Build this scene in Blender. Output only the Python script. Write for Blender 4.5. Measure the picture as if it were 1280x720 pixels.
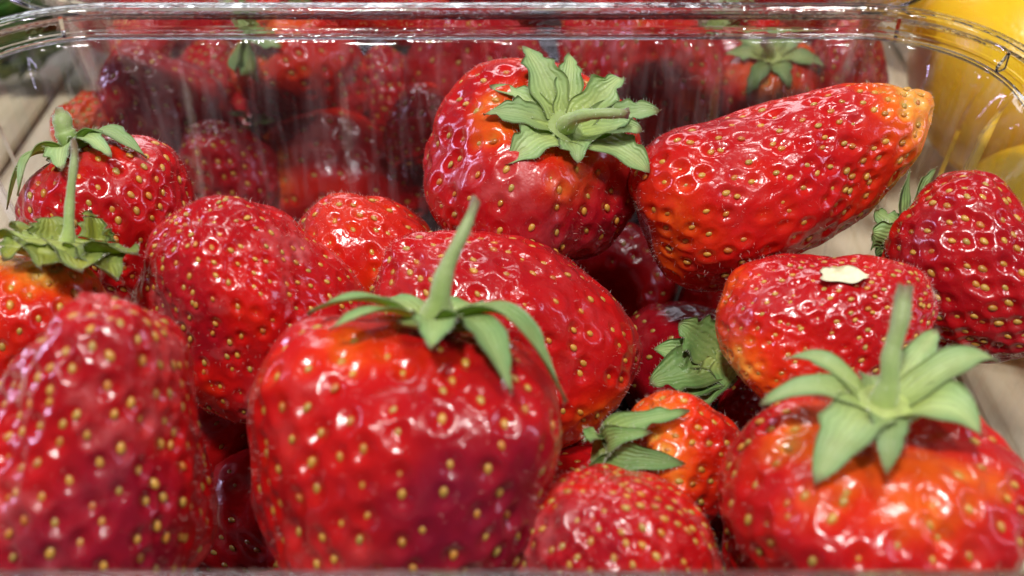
import bpy, math, random
import numpy as np
from mathutils import Matrix, Vector

for o in list(bpy.data.objects):
    bpy.data.objects.remove(o, do_unlink=True)
random.seed(7)
RNG = np.random.default_rng(7)
scene = bpy.context.scene
COL = scene.collection
CM = 0.01                                     # everything below is laid out in centimetres

# ------------------------------------------------------------------ camera
TH = math.radians(38.0)
FPX = 1372.0
CAM = np.array([0.0, 0.0, 15.3])
RT = np.array([1.0, 0, 0])
UP = np.array([0, math.sin(TH), math.cos(TH)])
FW = np.array([0, math.cos(TH), -math.sin(TH)])
cd = bpy.data.cameras.new('camera')
cd.sensor_width = 36.0
cd.lens = FPX / 1280.0 * 36.0
cd.clip_start = 0.005
cd.clip_end = 50
cd.dof.use_dof = True
cd.dof.focus_distance = 0.172
cd.dof.aperture_fstop = 17.0
co = bpy.data.objects.new('camera', cd)
COL.objects.link(co)
co.location = CAM * CM
co.rotation_euler = (math.pi / 2 - TH, 0, 0)
scene.camera = co

# ------------------------------------------------------------------ light
world = bpy.data.worlds.new('World')
scene.world = world
world.use_nodes = True
bg = world.node_tree.nodes['Background']
bg.inputs[0].default_value = (0.80, 0.84, 1.0, 1)
bg.inputs[1].default_value = 0.085


def area(name, loc, target, sx, sy, watts, col, shape='RECTANGLE'):
    l = bpy.data.lights.new(name, 'AREA')
    l.shape = shape
    l.size = sx
    if shape in ('RECTANGLE', 'ELLIPSE'):
        l.size_y = sy
    l.energy = watts
    l.color = col
    o = bpy.data.objects.new(name, l)
    COL.objects.link(o)
    o.location = loc
    d = Vector(target) - Vector(loc)
    o.rotation_euler = d.to_track_quat('-Z', 'Y').to_euler()
    return o


T0 = (0, 0.13, 0.04)
area('stall_lamp', (-0.16, -0.16, 0.92), T0, 0.11, 0.11, 7.8, (1.0, 0.955, 0.90), 'DISK')
area('stall_lamp', (0.30, -0.20, 0.90), T0, 0.045, 0.045, 1.7, (1.0, 0.97, 0.95), 'DISK')
area('stall_lamp', (0.30, -0.31, 0.86), T0, 0.045, 0.045, 1.5, (1.0, 0.97, 0.95), 'DISK')
area('stall_lamp', (0.34, 0.50, 1.0), T0, 0.14, 0.14, 2.6, (1.0, 0.96, 0.92), 'DISK')
area('skylight_panel', (-0.25, 1.7, 1.0), T0, 1.1, 0.30, 9.0, (0.93, 0.96, 1.0))
area('tube_lamp', (-0.9, 0.38, 0.27), T0, 0.08, 0.45, 4.2, (0.72, 0.64, 1.0))
area('tube_lamp', (1.0, 0.02, 0.36), T0, 0.10, 0.5, 2.2, (0.78, 0.70, 1.0))

scene.view_settings.view_transform = 'Standard'
scene.view_settings.look = 'None'
scene.view_settings.exposure = 0.0
scene.view_settings.gamma = 1.0
scene.view_settings.use_curve_mapping = False
cy = scene.cycles
cy.max_bounces = 12
cy.diffuse_bounces = 4
cy.glossy_bounces = 5
cy.transmission_bounces = 10
cy.transparent_max_bounces = 40
cy.use_denoising = True
cy.caustics_reflective = False
cy.caustics_refractive = False
cy.sample_clamp_indirect = 6.0


# ------------------------------------------------------------------ helpers
def P(px, py, d):
    """pixel of a 1280 x 720 picture + distance along the view axis (cm) -> point (cm)"""
    return CAM + RT * ((px - 640) / FPX * d) + UP * ((360 - py) / FPX * d) + FW * d


def camdir(r, u, t):
    v = RT * r + UP * u - FW * t
    return v / np.linalg.norm(v)


def proj(v):
    q = v - CAM
    d = q @ FW
    return 640 + FPX * (q @ RT) / d, 360 - FPX * (q @ UP) / d, d


def nrm(v):
    v = np.asarray(v, float)
    return v / np.maximum(np.linalg.norm(v, axis=-1, keepdims=True), 1e-12)


class Noise:
    """smooth band-limited 3-D noise from random plane waves"""
    def __init__(s, wl, n=18, rng=RNG):
        k = nrm(rng.normal(size=(n, 3))) * (2 * math.pi / wl) * rng.uniform(0.7, 1.4, (n, 1))
        s.k, s.p, s.n = k, rng.uniform(0, 6.283, n), n

    def __call__(s, v):
        return np.sin(v @ s.k.T + s.p).sum(-1) / math.sqrt(s.n * 0.5)


def thing(name, label, cat, loc, group=None):
    o = bpy.data.objects.new(name, None)
    o.empty_display_size = 0.01
    COL.objects.link(o)
    o.location = np.asarray(loc) * CM
    o['label'] = label
    o['category'] = cat
    if group:
        o['group'] = group
    return o


def origin_of(parent):
    p = np.zeros(3)
    while parent is not None:
        p = p + np.array(parent.location)
        parent = parent.parent
    return p / CM


def mesh_obj(name, verts, faces, mat, parent=None, smooth=True, attrs=None, kind=None):
    """verts in cm, world; linked as one mesh object"""
    v = (np.asarray(verts, float) - origin_of(parent)) * CM
    me = bpy.data.meshes.new(name)
    faces = [f for f in faces] if not isinstance(faces, np.ndarray) else faces
    if isinstance(faces, np.ndarray):
        n, k = faces.shape
        me.vertices.add(len(v))
        me.vertices.foreach_set('co', v.astype(np.float32).ravel())
        me.loops.add(n * k)
        me.loops.foreach_set('vertex_index', faces.astype(np.int32).ravel())
        me.polygons.add(n)
        me.polygons.foreach_set('loop_start', np.arange(0, n * k, k, dtype=np.int32))
        me.update(calc_edges=True)
        me.validate()
    else:
        me.from_pydata([tuple(q) for q in v], [], faces)
    if attrs:
        for nm, arr in attrs.items():
            a = me.attributes.new(nm, 'FLOAT', 'POINT')
            a.data.foreach_set('value', np.asarray(arr, np.float32))
    me.polygons.foreach_set('use_smooth', np.full(len(me.polygons), smooth))
    if mat:
        me.materials.append(mat)
    o = bpy.data.objects.new(name, me)
    COL.objects.link(o)
    if parent is not None:
        o.parent = parent
    if kind:
        o['kind'] = kind
    return o


def grid_faces(nr, nc, wrap):
    """quads of a grid nr x nc (rows x columns), columns closed if wrap"""
    r = np.arange(nr - 1)[:, None]
    c = np.arange(nc if wrap else nc - 1)[None, :]
    c2 = (c + 1) % nc
    a = r * nc + c
    b = r * nc + c2
    return np.stack([a, b, b + nc, a + nc], -1).reshape(-1, 4)


def tube(path, rad, n=10, cap=True):
    path = np.asarray(path, float)
    m = len(path)
    rad = np.broadcast_to(np.asarray(rad, float), (m,))
    t = nrm(np.gradient(path, axis=0))
    ref = np.array([0, 0, 1.0]) if abs(t[0][2]) < 0.9 else np.array([1.0, 0, 0])
    x = nrm(np.cross(ref, t[0]))
    vs = []
    for i in range(m):
        x = nrm(x - t[i] * (x @ t[i]))
        y = np.cross(t[i], x)
        a = np.arange(n) * 2 * math.pi / n
        vs.append(path[i] + rad[i] * (np.cos(a)[:, None] * x + np.sin(a)[:, None] * y))
    v = np.concatenate(vs)
    f = [tuple(q) for q in grid_faces(m, n, True)]
    if cap:
        f.append(tuple(range(n - 1, -1, -1)))
        f.append(tuple(range((m - 1) * n, m * n)))
    return v, f


def bez(pts, n):
    pts = np.asarray(pts, float)
    s = np.linspace(0, 1, n)[:, None]
    if len(pts) == 2:
        return pts[0] * (1 - s) + pts[1] * s
    if len(pts) == 3:
        return pts[0] * (1 - s) ** 2 + 2 * pts[1] * s * (1 - s) + pts[2] * s * s
    return pts[0] * (1 - s) ** 3 + 3 * pts[1] * s * (1 - s) ** 2 + 3 * pts[2] * s * s * (1 - s) + pts[3] * s ** 3


# ------------------------------------------------------------------ materials
class NT:
    def __init__(s, name):
        s.m = bpy.data.materials.new(name)
        s.m.use_nodes = True
        s.t = s.m.node_tree
        s.t.nodes.clear()
        s.out = s.t.nodes.new('ShaderNodeOutputMaterial')

    def n(s, typ, **kw):
        nd = s.t.nodes.new(typ)
        for k, v in kw.items():
            if isinstance(k, str) and hasattr(nd, k):
                setattr(nd, k, v)
        return nd

    def l(s, a, b):
        s.t.links.new(a, b)

    def val(s, sock, v):
        if hasattr(v, 'bl_idname') or isinstance(v, bpy.types.NodeSocket):
            s.l(v, sock)
        else:
            sock.default_value = v

    def math(s, op, a, b=0.0, c=None, clamp=False):
        nd = s.n('ShaderNodeMath', operation=op, use_clamp=clamp)
        s.val(nd.inputs[0], a)
        s.val(nd.inputs[1], b)
        if c is not None:
            s.val(nd.inputs[2], c)
        return nd.outputs[0]

    def attr(s, name):
        return s.n('ShaderNodeAttribute', attribute_name=name).outputs['Fac']

    def coord(s, out='Object'):
        return s.n('ShaderNodeTexCoord').outputs[out]

    def noise(s, scale, detail=3, rough=0.5, vec=None, out='Fac'):
        nd = s.n('ShaderNodeTexNoise')
        nd.inputs['Scale'].default_value = scale
        nd.inputs['Detail'].default_value = detail
        nd.inputs['Roughness'].default_value = rough
        s.l(vec if vec is not None else s.coord(), nd.inputs['Vector'])
        return nd.outputs[out]

    def ramp(s, fac, stops, interp='LINEAR'):
        nd = s.n('ShaderNodeValToRGB')
        nd.color_ramp.interpolation = interp
        e = nd.color_ramp.elements
        while len(e) < len(stops):
            e.new(0.5)
        for i, (p, c) in enumerate(stops):
            e[i].position = p
            e[i].color = tuple(c) + (1,) if len(c) == 3 else c
        s.l(fac, nd.inputs[0])
        return nd.outputs[0]

    def mix(s, fac, a, b, blend='MIX'):
        nd = s.n('ShaderNodeMix', data_type='RGBA', blend_type=blend)
        s.val(nd.inputs[0], fac)
        for i, v in ((6, a), (7, b)):
            if isinstance(v, tuple):
                v = v + (1,) if len(v) == 3 else v
            s.val(nd.inputs[i], v)
        return nd.outputs[2]

    def bump(s, h, strength, dist):
        nd = s.n('ShaderNodeBump')
        nd.inputs['Strength'].default_value = strength
        nd.inputs['Distance'].default_value = dist
        s.l(h, nd.inputs['Height'])
        return nd.outputs[0]

    def bsdf(s, **kw):
        nd = s.n('ShaderNodeBsdfPrincipled')
        for k, v in kw.items():
            k = k.replace('_', ' ')
            if isinstance(v, tuple) and len(v) == 3 and k.endswith(('Color', 'Tint')):
                v = v + (1,)
            s.val(nd.inputs[k], v)
        return nd


def flesh_material():
    t = NT('strawberry_flesh')
    ripe = t.attr('ripe')
    n1 = t.noise(140, 4, 0.6)
    n2 = t.noise(900, 3, 0.6)
    r = t.math('ADD', ripe, t.math('MULTIPLY', t.math('SUBTRACT', n1, 0.5), 0.40))
    r = t.math('ADD', r, t.math('MULTIPLY', t.math('SUBTRACT', n2, 0.5), 0.10))
    # pale ring of tissue round each seed
    r = t.math('SUBTRACT', r, t.math('MULTIPLY', t.attr('pit'), 0.12), clamp=True)
    c = t.ramp(r, [(0.0, (0.72, 0.50, 0.16)), (0.10, (0.78, 0.33, 0.05)), (0.24, (0.72, 0.105, 0.008)),
                   (0.42, (0.60, 0.024, 0.005)), (0.62, (0.50, 0.007, 0.006)), (1.0, (0.30, 0.004, 0.010))])
    # darker, riper blotches
    bl = t.ramp(t.noise(62, 4, 0.62), [(0.47, (0, 0, 0)), (0.72, (1, 1, 1))])
    c = t.mix(t.math('MULTIPLY', bl, 0.55), c, (0.24, 0.003, 0.010))
    # dull scuffed skin
    sc = t.ramp(t.noise(75, 5, 0.65), [(0.52, (0, 0, 0)), (0.70, (1, 1, 1))])
    scm = t.math('MULTIPLY', sc, t.attr('scuff'))
    c = t.mix(t.math('MULTIPLY', scm, 0.42), c, (0.60, 0.17, 0.17))
    c = t.mix(t.math('MULTIPLY', t.attr('bruise'), t.math('ADD', 0.5, t.math('MULTIPLY', n1, 0.7)), clamp=True), c, (0.17, 0.005, 0.022))
    rough = t.math('ADD', 0.09, t.math('MULTIPLY', t.noise(110, 4, 0.6), 0.22))
    rough = t.math('ADD', rough, t.math('MULTIPLY', scm, 0.35))
    hb = t.math('ADD', t.math('MULTIPLY', t.noise(700, 2, 0.5), 0.7), t.math('MULTIPLY', t.noise(2000, 2, 0.5), 0.34))
    nb = t.bump(hb, 0.42, 0.0004)
    b = t.bsdf(Base_Color=c, Roughness=rough, Subsurface_Weight=0.35, Subsurface_Scale=0.0014,
               Subsurface_Radius=(1.0, 0.22, 0.10), IOR=1.45, Normal=nb, Coat_Weight=0.25, Coat_Roughness=0.06,
               Sheen_Weight=0.03, Sheen_Roughness=0.35, Sheen_Tint=(1.0, 0.75, 0.78))
    t.l(b.outputs[0], t.out.inputs[0])
    return t.m


def seed_material():
    t = NT('strawberry_seed')
    rnd = t.n('ShaderNodeObjectInfo').outputs['Random']
    c = t.ramp(rnd, [(0.0, (0.38, 0.15, 0.022)), (0.25, (0.62, 0.35, 0.055)), (0.5, (0.52, 0.33, 0.06)), (0.7, (0.36, 0.28, 0.06)), (0.85, (0.58, 0.25, 0.035)), (1.0, (0.44, 0.11, 0.02))])
    c = t.mix(t.math('MULTIPLY', t.noise(1800, 2), 0.5), c, (0.40, 0.16, 0.03))
    b = t.bsdf(Base_Color=c, Roughness=0.28, Subsurface_Weight=0.25, Subsurface_Scale=0.0005,
               Subsurface_Radius=(1.0, 0.6, 0.3), Coat_Weight=0.2)
    t.l(b.outputs[0], t.out.inputs[0])
    return t.m


def leaf_material(name, mid, edge, tipc, transl=0.40):
    t = NT(name)
    al, ac = t.attr('along'), t.attr('across')          # 0..1 base to tip, -1..1 side to side
    aab = t.math('ABSOLUTE', ac)
    n = t.noise(420, 4, 0.6)
    e = t.math('ADD', aab, t.math('MULTIPLY', t.math('SUBTRACT', n, 0.5), 0.7))
    c = t.mix(t.ramp(e, [(0.15, (0, 0, 0)), (0.95, (1, 1, 1))]), mid, edge)
    base = t.ramp(al, [(0.08, (1, 1, 1)), (0.50, (0, 0, 0))])
    c = t.mix(t.math('MULTIPLY', base, 0.75), c, (0.62, 0.72, 0.20))
    rnd = t.n('ShaderNodeObjectInfo').outputs['Random']
    c = t.mix(t.ramp(rnd, [(0.35, (0, 0, 0)), (1.0, (0.6, 0.6, 0.6))]), c, tuple(0.62 * q for q in edge))
    blot = t.ramp(t.noise(230, 4, 0.65), [(0.50, (0, 0, 0)), (0.68, (1, 1, 1))])
    c = t.mix(t.math('MULTIPLY', blot, 0.40), c, (0.36, 0.42, 0.12))
    rim = t.ramp(aab, [(0.86, (0, 0, 0)), (1.0, (1, 1, 1))])
    c = t.mix(t.math('MULTIPLY', rim, 0.5), c, (0.22, 0.24, 0.10))
    # veins fan out lengthwise
    w = t.n('ShaderNodeMath', operation='SINE')
    t.l(t.math('ADD', t.math('MULTIPLY', ac, 22.0), t.math('MULTIPLY', n, 9.0)), w.inputs[0])
    vein = t.math('MULTIPLY', t.math('ADD', w.outputs[0], 1.0), 0.5)
    c = t.mix(t.math('MULTIPLY', vein, 0.20), c, tuple(0.55 * q for q in edge))
    tip = t.ramp(t.math('ADD', al, t.math('MULTIPLY', t.math('SUBTRACT', n, 0.5), 0.12)), [(0.90, (0, 0, 0)), (0.985, (1, 1, 1))])
    c = t.mix(tip, c, tipc)
    spk = t.ramp(t.noise(1500, 2, 0.6), [(0.60, (0, 0, 0)), (0.72, (1, 1, 1))])
    c = t.mix(t.math('MULTIPLY', spk, 0.18), c, (0.62, 0.70, 0.50))
    nb = t.bump(t.math('ADD', t.math('MULTIPLY', vein, 0.4), n), 0.55, 0.0004)
    b = t.bsdf(Base_Color=c, Roughness=0.42, Normal=nb, Sheen_Weight=0.06, Sheen_Roughness=0.4, Sheen_Tint=(0.9, 1, 0.85))
    tr = t.n('ShaderNodeBsdfTranslucent')
    t.l(t.mix(1.0, c, (0.95, 1.0, 0.40), 'MULTIPLY'), tr.inputs[0])
    ms = t.n('ShaderNodeMixShader')
    ms.inputs[0].default_value = transl
    t.l(b.outputs[0], ms.inputs[1])
    t.l(tr.outputs[0], ms.inputs[2])
    t.l(ms.outputs[0], t.out.inputs[0])
    return t.m


def stem_material():
    t = NT('strawberry_stem')
    al = t.attr('along')
    n = t.noise(500, 4, 0.6)
    c = t.ramp(t.math('ADD', al, t.math('MULTIPLY', t.math('SUBTRACT', n, 0.5), 0.25)),
               [(0.0, (0.46, 0.56, 0.20)), (0.35, (0.30, 0.42, 0.14)), (0.86, (0.25, 0.32, 0.12)), (1.0, (0.16, 0.11, 0.05))])
    b = t.bsdf(Base_Color=c, Roughness=0.5, Normal=t.bump(n, 0.5, 0.0004), Subsurface_Weight=0.2, Subsurface_Scale=0.001,
               Subsurface_Radius=(0.6, 1.0, 0.3), Sheen_Weight=0.3, Sheen_Roughness=0.4)
    t.l(b.outputs[0], t.out.inputs[0])
    return t.m


def plastic_material():
    """thin clear PET: mirror at grazing angles, a faint milky film, the rest passes straight through"""
    t = NT('clear_plastic')
    fr = t.n('ShaderNodeLayerWeight')
    fr.inputs[0].default_value = 0.5
    n = t.noise(260, 3, 0.55)
    mp = t.n('ShaderNodeMapping')
    mp.inputs['Scale'].default_value = (420, 420, 30)
    t.l(t.coord(), mp.inputs[0])
    streak = t.noise(1.0, 4, 0.6, mp.outputs[0])
    nb = t.bump(t.math('ADD', t.math('MULTIPLY', n, 0.8), t.math('MULTIPLY', streak, 0.5)), 0.30, 0.0007)
    t.l(nb, fr.inputs['Normal'])
    gl = t.n('ShaderNodeBsdfGlossy')
    gl.inputs['Roughness'].default_value = 0.035
    gl.inputs['Color'].default_value = (0.95, 0.96, 1, 1)
    t.l(nb, gl.inputs['Normal'])
    tr = t.n('ShaderNodeBsdfTransparent')
    tr.inputs[0].default_value = (0.915, 0.91, 0.925, 1)
    m1 = t.n('ShaderNodeMixShader')
    f5 = t.math('ADD', 0.035, t.math('MULTIPLY', t.math('POWER', fr.outputs['Facing'], 4.0), 0.7))
    t.l(f5, m1.inputs[0])
    t.l(tr.outputs[0], m1.inputs[1])
    t.l(gl.outputs[0], m1.inputs[2])
    df = t.n('ShaderNodeBsdfDiffuse')
    df.inputs[0].default_value = (0.75, 0.76, 0.80, 1)
    haze = t.ramp(streak, [(0.46, (0.004,) * 3), (0.60, (0.03,) * 3), (0.80, (0.075,) * 3)])
    m2 = t.n('ShaderNodeMixShader')
    t.l(haze, m2.inputs[0])
    t.l(m1.outputs[0], m2.inputs[1])
    t.l(df.outputs[0], m2.inputs[2])
    t.l(m2.outputs[0], t.out.inputs[0])
    return t.m


def rim_material():
    """the thick moulded rim: solid clear plastic that bends what is behind it"""
    t = NT('clear_rim_plastic')
    n = t.noise(180, 3, 0.5)
    b = t.bsdf(Base_Color=(0.96, 0.965, 0.98), Roughness=0.02, IOR=1.48, Transmission_Weight=1.0, Normal=t.bump(n, 0.35, 0.0008))
    t.l(b.outputs[0], t.out.inputs[0])
    return t.m


def wood_material():
    t = NT('pale_wood')
    mp = t.n('ShaderNodeMapping')
    mp.inputs['Scale'].default_value = (260, 16, 260)
    t.l(t.coord(), mp.inputs[0])
    rnd = t.n('ShaderNodeObjectInfo').outputs['Random']
    sh = t.n('ShaderNodeCombineXYZ')
    t.l(t.math('MULTIPLY', rnd, 50.0), sh.inputs[1])
    t.l(sh.outputs[0], mp.inputs['Location'])
    g = t.noise(1.0, 5, 0.6, mp.outputs[0])
    c = t.ramp(g, [(0.25, (0.38, 0.29, 0.15)), (0.5, (0.68, 0.60, 0.39)), (0.75, (0.80, 0.73, 0.52))])
    c = t.mix(t.math('MULTIPLY', rnd, 0.3), c, (0.50, 0.43, 0.34))
    b = t.bsdf(Base_Color=c, Roughness=0.6, Normal=t.bump(g, 0.4, 0.0006))
    t.l(b.outputs[0], t.out.inputs[0])
    return t.m


def peel_material():
    t = NT('citrus_peel')
    v = t.n('ShaderNodeTexVoronoi')
    v.inputs['Scale'].default_value = 620
    t.l(t.coord(), v.inputs['Vector'])
    pores = t.ramp(v.outputs['Distance'], [(0.05, (0, 0, 0)), (0.45, (1, 1, 1))])
    c = t.ramp(t.noise(45, 4, 0.6), [(0.3, (0.86, 0.47, 0.012)), (0.6, (0.88, 0.57, 0.015)), (0.8, (0.88, 0.62, 0.03))])
    b = t.bsdf(Base_Color=c, Roughness=0.34, Normal=t.bump(pores, 0.12, 0.0005), Subsurface_Weight=0.2,
               Subsurface_Scale=0.002, Subsurface_Radius=(1, 0.5, 0.1), Coat_Weight=0.2)
    t.l(b.outputs[0], t.out.inputs[0])
    return t.m


def plain(name, col, rough=0.6, scale=300):
    t = NT(name)
    n = t.noise(scale, 4, 0.6)
    c = t.mix(n, tuple(0.55 * q for q in col), tuple(min(1, 1.3 * q) for q in col))
    b = t.bsdf(Base_Color=c, Roughness=rough, Normal=t.bump(n, 0.3, 0.0005))
    t.l(b.outputs[0], t.out.inputs[0])
    return t.m


M_FLESH = flesh_material()
M_SEED = seed_material()
M_LEAF = leaf_material('sepal_green', (0.48, 0.66, 0.24), (0.28, 0.50, 0.17), (0.30, 0.20, 0.09))
M_LEAFP = leaf_material('sepal_pale_green', (0.60, 0.76, 0.33), (0.38, 0.60, 0.24), (0.30, 0.24, 0.12))
M_LEAFD = leaf_material('sepal_dark_green', (0.36, 0.55, 0.18), (0.20, 0.40, 0.11), (0.20, 0.14, 0.06), 0.35)
M_LEAFY = leaf_material('sepal_yellow_green', (0.52, 0.55, 0.08), (0.34, 0.46, 0.12), (0.24, 0.16, 0.08), 0.45)
M_STEM = stem_material()
M_PLASTIC = plastic_material()
M_RIM = rim_material()
M_WOOD = wood_material()
M_PEEL = peel_material()
M_LETTUCE = leaf_material('lettuce_green', (0.10, 0.26, 0.04), (0.05, 0.17, 0.02), (0.12, 0.2, 0.05), 0.3)
M_SCRAP = plain('dry_petal', (0.78, 0.72, 0.48), 0.6, 900)
M_LEAFHAIR = plain('leaf_hair', (0.72, 0.76, 0.60), 0.5, 900)
M_HAIR = plain('pale_hair', (0.80, 0.62, 0.55), 0.4, 900)


# ------------------------------------------------------------------ setting: table of pale boards
table = mesh_obj('table', [(-60, 5.0, -3.2), (60, 5.0, -3.2), (60, 90, -3.2), (-60, 90, -3.2),
                           (-60, 5.0, -0.45), (60, 5.0, -0.45), (60, 90, -0.45), (-60, 90, -0.45)],
                 [(3, 2, 1, 0), (4, 5, 6, 7), (0, 1, 5, 4), (1, 2, 6, 5), (2, 3, 7, 6), (3, 0, 4, 7)],
                 plain('dark_wood', (0.16, 0.11, 0.07), 0.7, 60), None, False, kind='structure')


def board(x0, x1, y0, y1, z0, z1):
    b = 0.08
    v, f = [], []
    for z, i in ((z0, 0), (z1 - b, 0), (z1, b)):
        v += [(x0 + i, y0, z), (x1 - i, y0, z), (x1 - i, y1, z), (x0 + i, y1, z)]
    for k in (0, 4):
        for a in range(4):
            c = (a + 1) % 4
            f.append((k + a, k + c, k + 4 + c, k + 4 + a))
    f += [(3, 2, 1, 0), (8, 9, 10, 11)]
    return v, f


x = -31.0
while x < 31:
    w = random.uniform(2.2, 3.0)
    v, f = board(x, x + w, 5.1, 62, -0.445, random.uniform(0.50, 0.6))
    mesh_obj('plank', v, f, M_WOOD, table, False)
    x += w + random.uniform(0.10, 0.22)


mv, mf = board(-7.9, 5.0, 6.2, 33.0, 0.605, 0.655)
shade_sheet = mesh_obj('mat', mv, mf, plain('gap_shade_dark', (0.022, 0.013, 0.008), 0.95, 400), None, False)  # thin dark sheet, added so the gaps between berries look shaded
shade_sheet['label'] = 'dark brown sheet added under the plastic boxes to stand in for shade'
shade_sheet['category'] = 'mat'


# ------------------------------------------------------------------ the clear plastic box
def rrect(a, b, r, n=360):
    """rounded rectangle, n points evenly spaced along it, half sizes a x b; also outward normals"""
    r = min(r, a, b)
    sa, sb, arc = 2 * (a - r), 2 * (b - r), math.pi * r / 2
    segs = [('l', (a, -(b - r)), (a, b - r), (1, 0)), ('c', (a - r, b - r), 0), ('l', (a - r, b), (-(a - r), b), (0, 1)),
            ('c', (-(a - r), b - r), 90), ('l', (-a, b - r), (-a, -(b - r)), (-1, 0)), ('c', (-(a - r), -(b - r)), 180),
            ('l', (-(a - r), -b), (a - r, -b), (0, -1)), ('c', (a - r, -(b - r)), 270)]
    cnt = [0] * 8
    cs = 44
    tot = sa + sb
    pts, nn = [], []
    for i, s in enumerate(segs):
        if s[0] == 'c':
            for k in range(cs):
                g = math.radians(s[2] + 90 * (k + 0.5) / cs)
                pts.append((s[1][0] + r * math.cos(g), s[1][1] + r * math.sin(g)))
                nn.append((math.cos(g), math.sin(g)))
        else:
            m = 150 if i in (2, 6) else 90
            for k in range(m):
                q = (k + 0.5) / m
                pts.append((s[1][0] * (1 - q) + s[2][0] * q, s[1][1] * (1 - q) + s[2][1] * q))
                nn.append(s[3])
    return np.array(pts), np.array(nn)


BOXC = np.array([-0.58, 12.60])
BA, BB, BR = 9.0, 6.0, 2.2


def loft(profile, cx, cyy, flute=None):
    """closed cross-section ring [(offset, z)] swept round the rounded rectangle"""
    p, n = rrect(BA, BB, BR)
    rows = []
    for k, (o, z) in enumerate(profile):
        off = np.full(len(p), o)
        if flute is not None:
            off = off + flute(p, n, z)
        q = p + n * off[:, None]
        rows.append(np.c_[q[:, 0] + cx, q[:, 1] + cyy, np.full(len(q), z)])
    return np.concatenate(rows), len(profile), len(p)


def smoothpath(pts, n):
    pts = np.asarray(pts, float)
    d = np.r_[0, np.cumsum(np.linalg.norm(np.diff(pts, axis=0), axis=1))]
    s = np.linspace(0, d[-1], n)
    return np.c_[np.interp(s, d, pts[:, 0]), np.interp(s, d, pts[:, 1])]


def thick(path, th):
    t = np.gradient(path, axis=0)
    t /= np.linalg.norm(t, axis=1, keepdims=True)
    nn = np.c_[t[:, 1], -t[:, 0]]
    return np.concatenate([path + nn * th / 2, (path - nn * th / 2)[::-1]])


def flute(p, n, z):
    k = np.clip((z - 1.2) / 1.0, 0, 1) * np.clip((6.55 - z) / 0.7, 0, 1)
    s = np.where(np.abs(n[:, 1]) > 0.9, p[:, 0], p[:, 1])
    c = (np.abs(n[:, 0]) > 0.05) & (np.abs(n[:, 1]) > 0.05)
    ang = np.arctan2(n[:, 1], n[:, 0])
    ph = (s / 2.9) % 1.0
    rib = 1 / (1 + np.exp(-(ph - 0.12) * 130)) * 1 / (1 + np.exp((ph - 0.50) * 130))
    pc = (np.degrees(ang) % 90) / 30.0 % 1.0
    ribc = 1 / (1 + np.exp(-(pc - 0.25) * 60)) * 1 / (1 + np.exp((pc - 0.75) * 60))
    return -0.22 * k * np.where(c, ribc, rib)


def make_box():
    t = thing('plastic_box', '', 'box', (BOXC[0], BOXC[1], 0.66), None)
    wall = smoothpath([(-2.2, 0.72), (-1.25, 0.72), (-1.05, 0.80), (-0.92, 1.0), (-0.80, 1.6), (-0.12, 6.2), (0.0, 6.56)], 46)
    prof = thick(wall, 0.045)
    v, nr, nc = loft(prof, *BOXC, flute)
    f = grid_faces(nr, nc, True)
    last = np.stack([np.arange(nc) + (nr - 1) * nc, (np.arange(nc) + 1) % nc + (nr - 1) * nc, (np.arange(nc) + 1) % nc, np.arange(nc)], -1)
    mesh_obj('wall', v, np.concatenate([f, last]), M_PLASTIC, t)
    # flat floor panel closing the ring of the fillet
    p, n = rrect(BA, BB, BR)
    q = p - n * 2.15
    v = np.concatenate([np.c_[q + BOXC, np.full(len(q), z)] for z in (0.735, 0.69)])
    m = len(q)
    fl = [tuple(range(m)), tuple(range(2 * m - 1, m - 1, -1))] + [(i + m, (i + 1) % m + m, (i + 1) % m, i) for i in range(m)]
    mesh_obj('floor_panel', v, fl, M_PLASTIC, t, False)
    rim = smoothpath([(0.0, 6.57), (0.03, 6.60), (0.16, 6.63), (0.20, 6.68), (0.20, 6.92), (0.24, 6.99), (0.31, 7.02), (0.46, 7.02),
                      (0.53, 6.99), (0.56, 6.90), (0.57, 6.70), (0.64, 6.66), (0.70, 6.67)], 60)
    prof = thick(rim, 0.05)
    v, nr, nc = loft(prof, *BOXC)
    f = grid_faces(nr, nc, True)
    last = np.stack([np.arange(nc) + (nr - 1) * nc, (np.arange(nc) + 1) % nc + (nr - 1) * nc, (np.arange(nc) + 1) % nc, np.arange(nc)], -1)
    mesh_obj('rim', v, np.concatenate([f, last]), M_RIM, t)
    # rolled bead along the outer edge
    p, n = rrect(BA, BB, BR)
    for off, z, r in ((0.70, 6.67, 0.055), (0.02, 6.57, 0.045)):
        a = np.arange(8) * 2 * math.pi / 8
        prof = np.c_[off + r * np.cos(a), z + r * np.sin(a)]
        v, nr, nc = loft(prof, *BOXC)
        f = grid_faces(nr, nc, True)
        last = np.stack([np.arange(nc) + (nr - 1) * nc, (np.arange(nc) + 1) % nc + (nr - 1) * nc, (np.arange(nc) + 1) % nc, np.arange(nc)], -1)
        mesh_obj('bead', v, np.concatenate([f, last]), M_RIM, t)
    # short ribs that brace the ledge of the rim
    p, n = rrect(BA, BB, BR)
    for g in (20, 70, 110, 160, 200, 250, 290, 340):
        k = int(np.argmin(np.abs((np.degrees(np.arctan2(n[:, 1], n[:, 0])) % 360) - g)))
        c, nn_ = p[k] + BOXC, n[k]
        sd = np.array([-nn_[1], nn_[0]]) * 0.035
        v = []
        for o_, z in ((0.02, 6.60), (0.19, 6.66), (0.19, 6.95), (0.02, 6.72)):
            for q in (-1, 1):
                w = c + nn_ * o_ + sd * q
                v.append((w[0], w[1], z))
        mesh_obj('rib', v, [(0, 2, 4, 6), (7, 5, 3, 1), (0, 1, 3, 2), (2, 3, 5, 4), (4, 5, 7, 6), (6, 7, 1, 0)], M_RIM, t, False)
    return t


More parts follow.
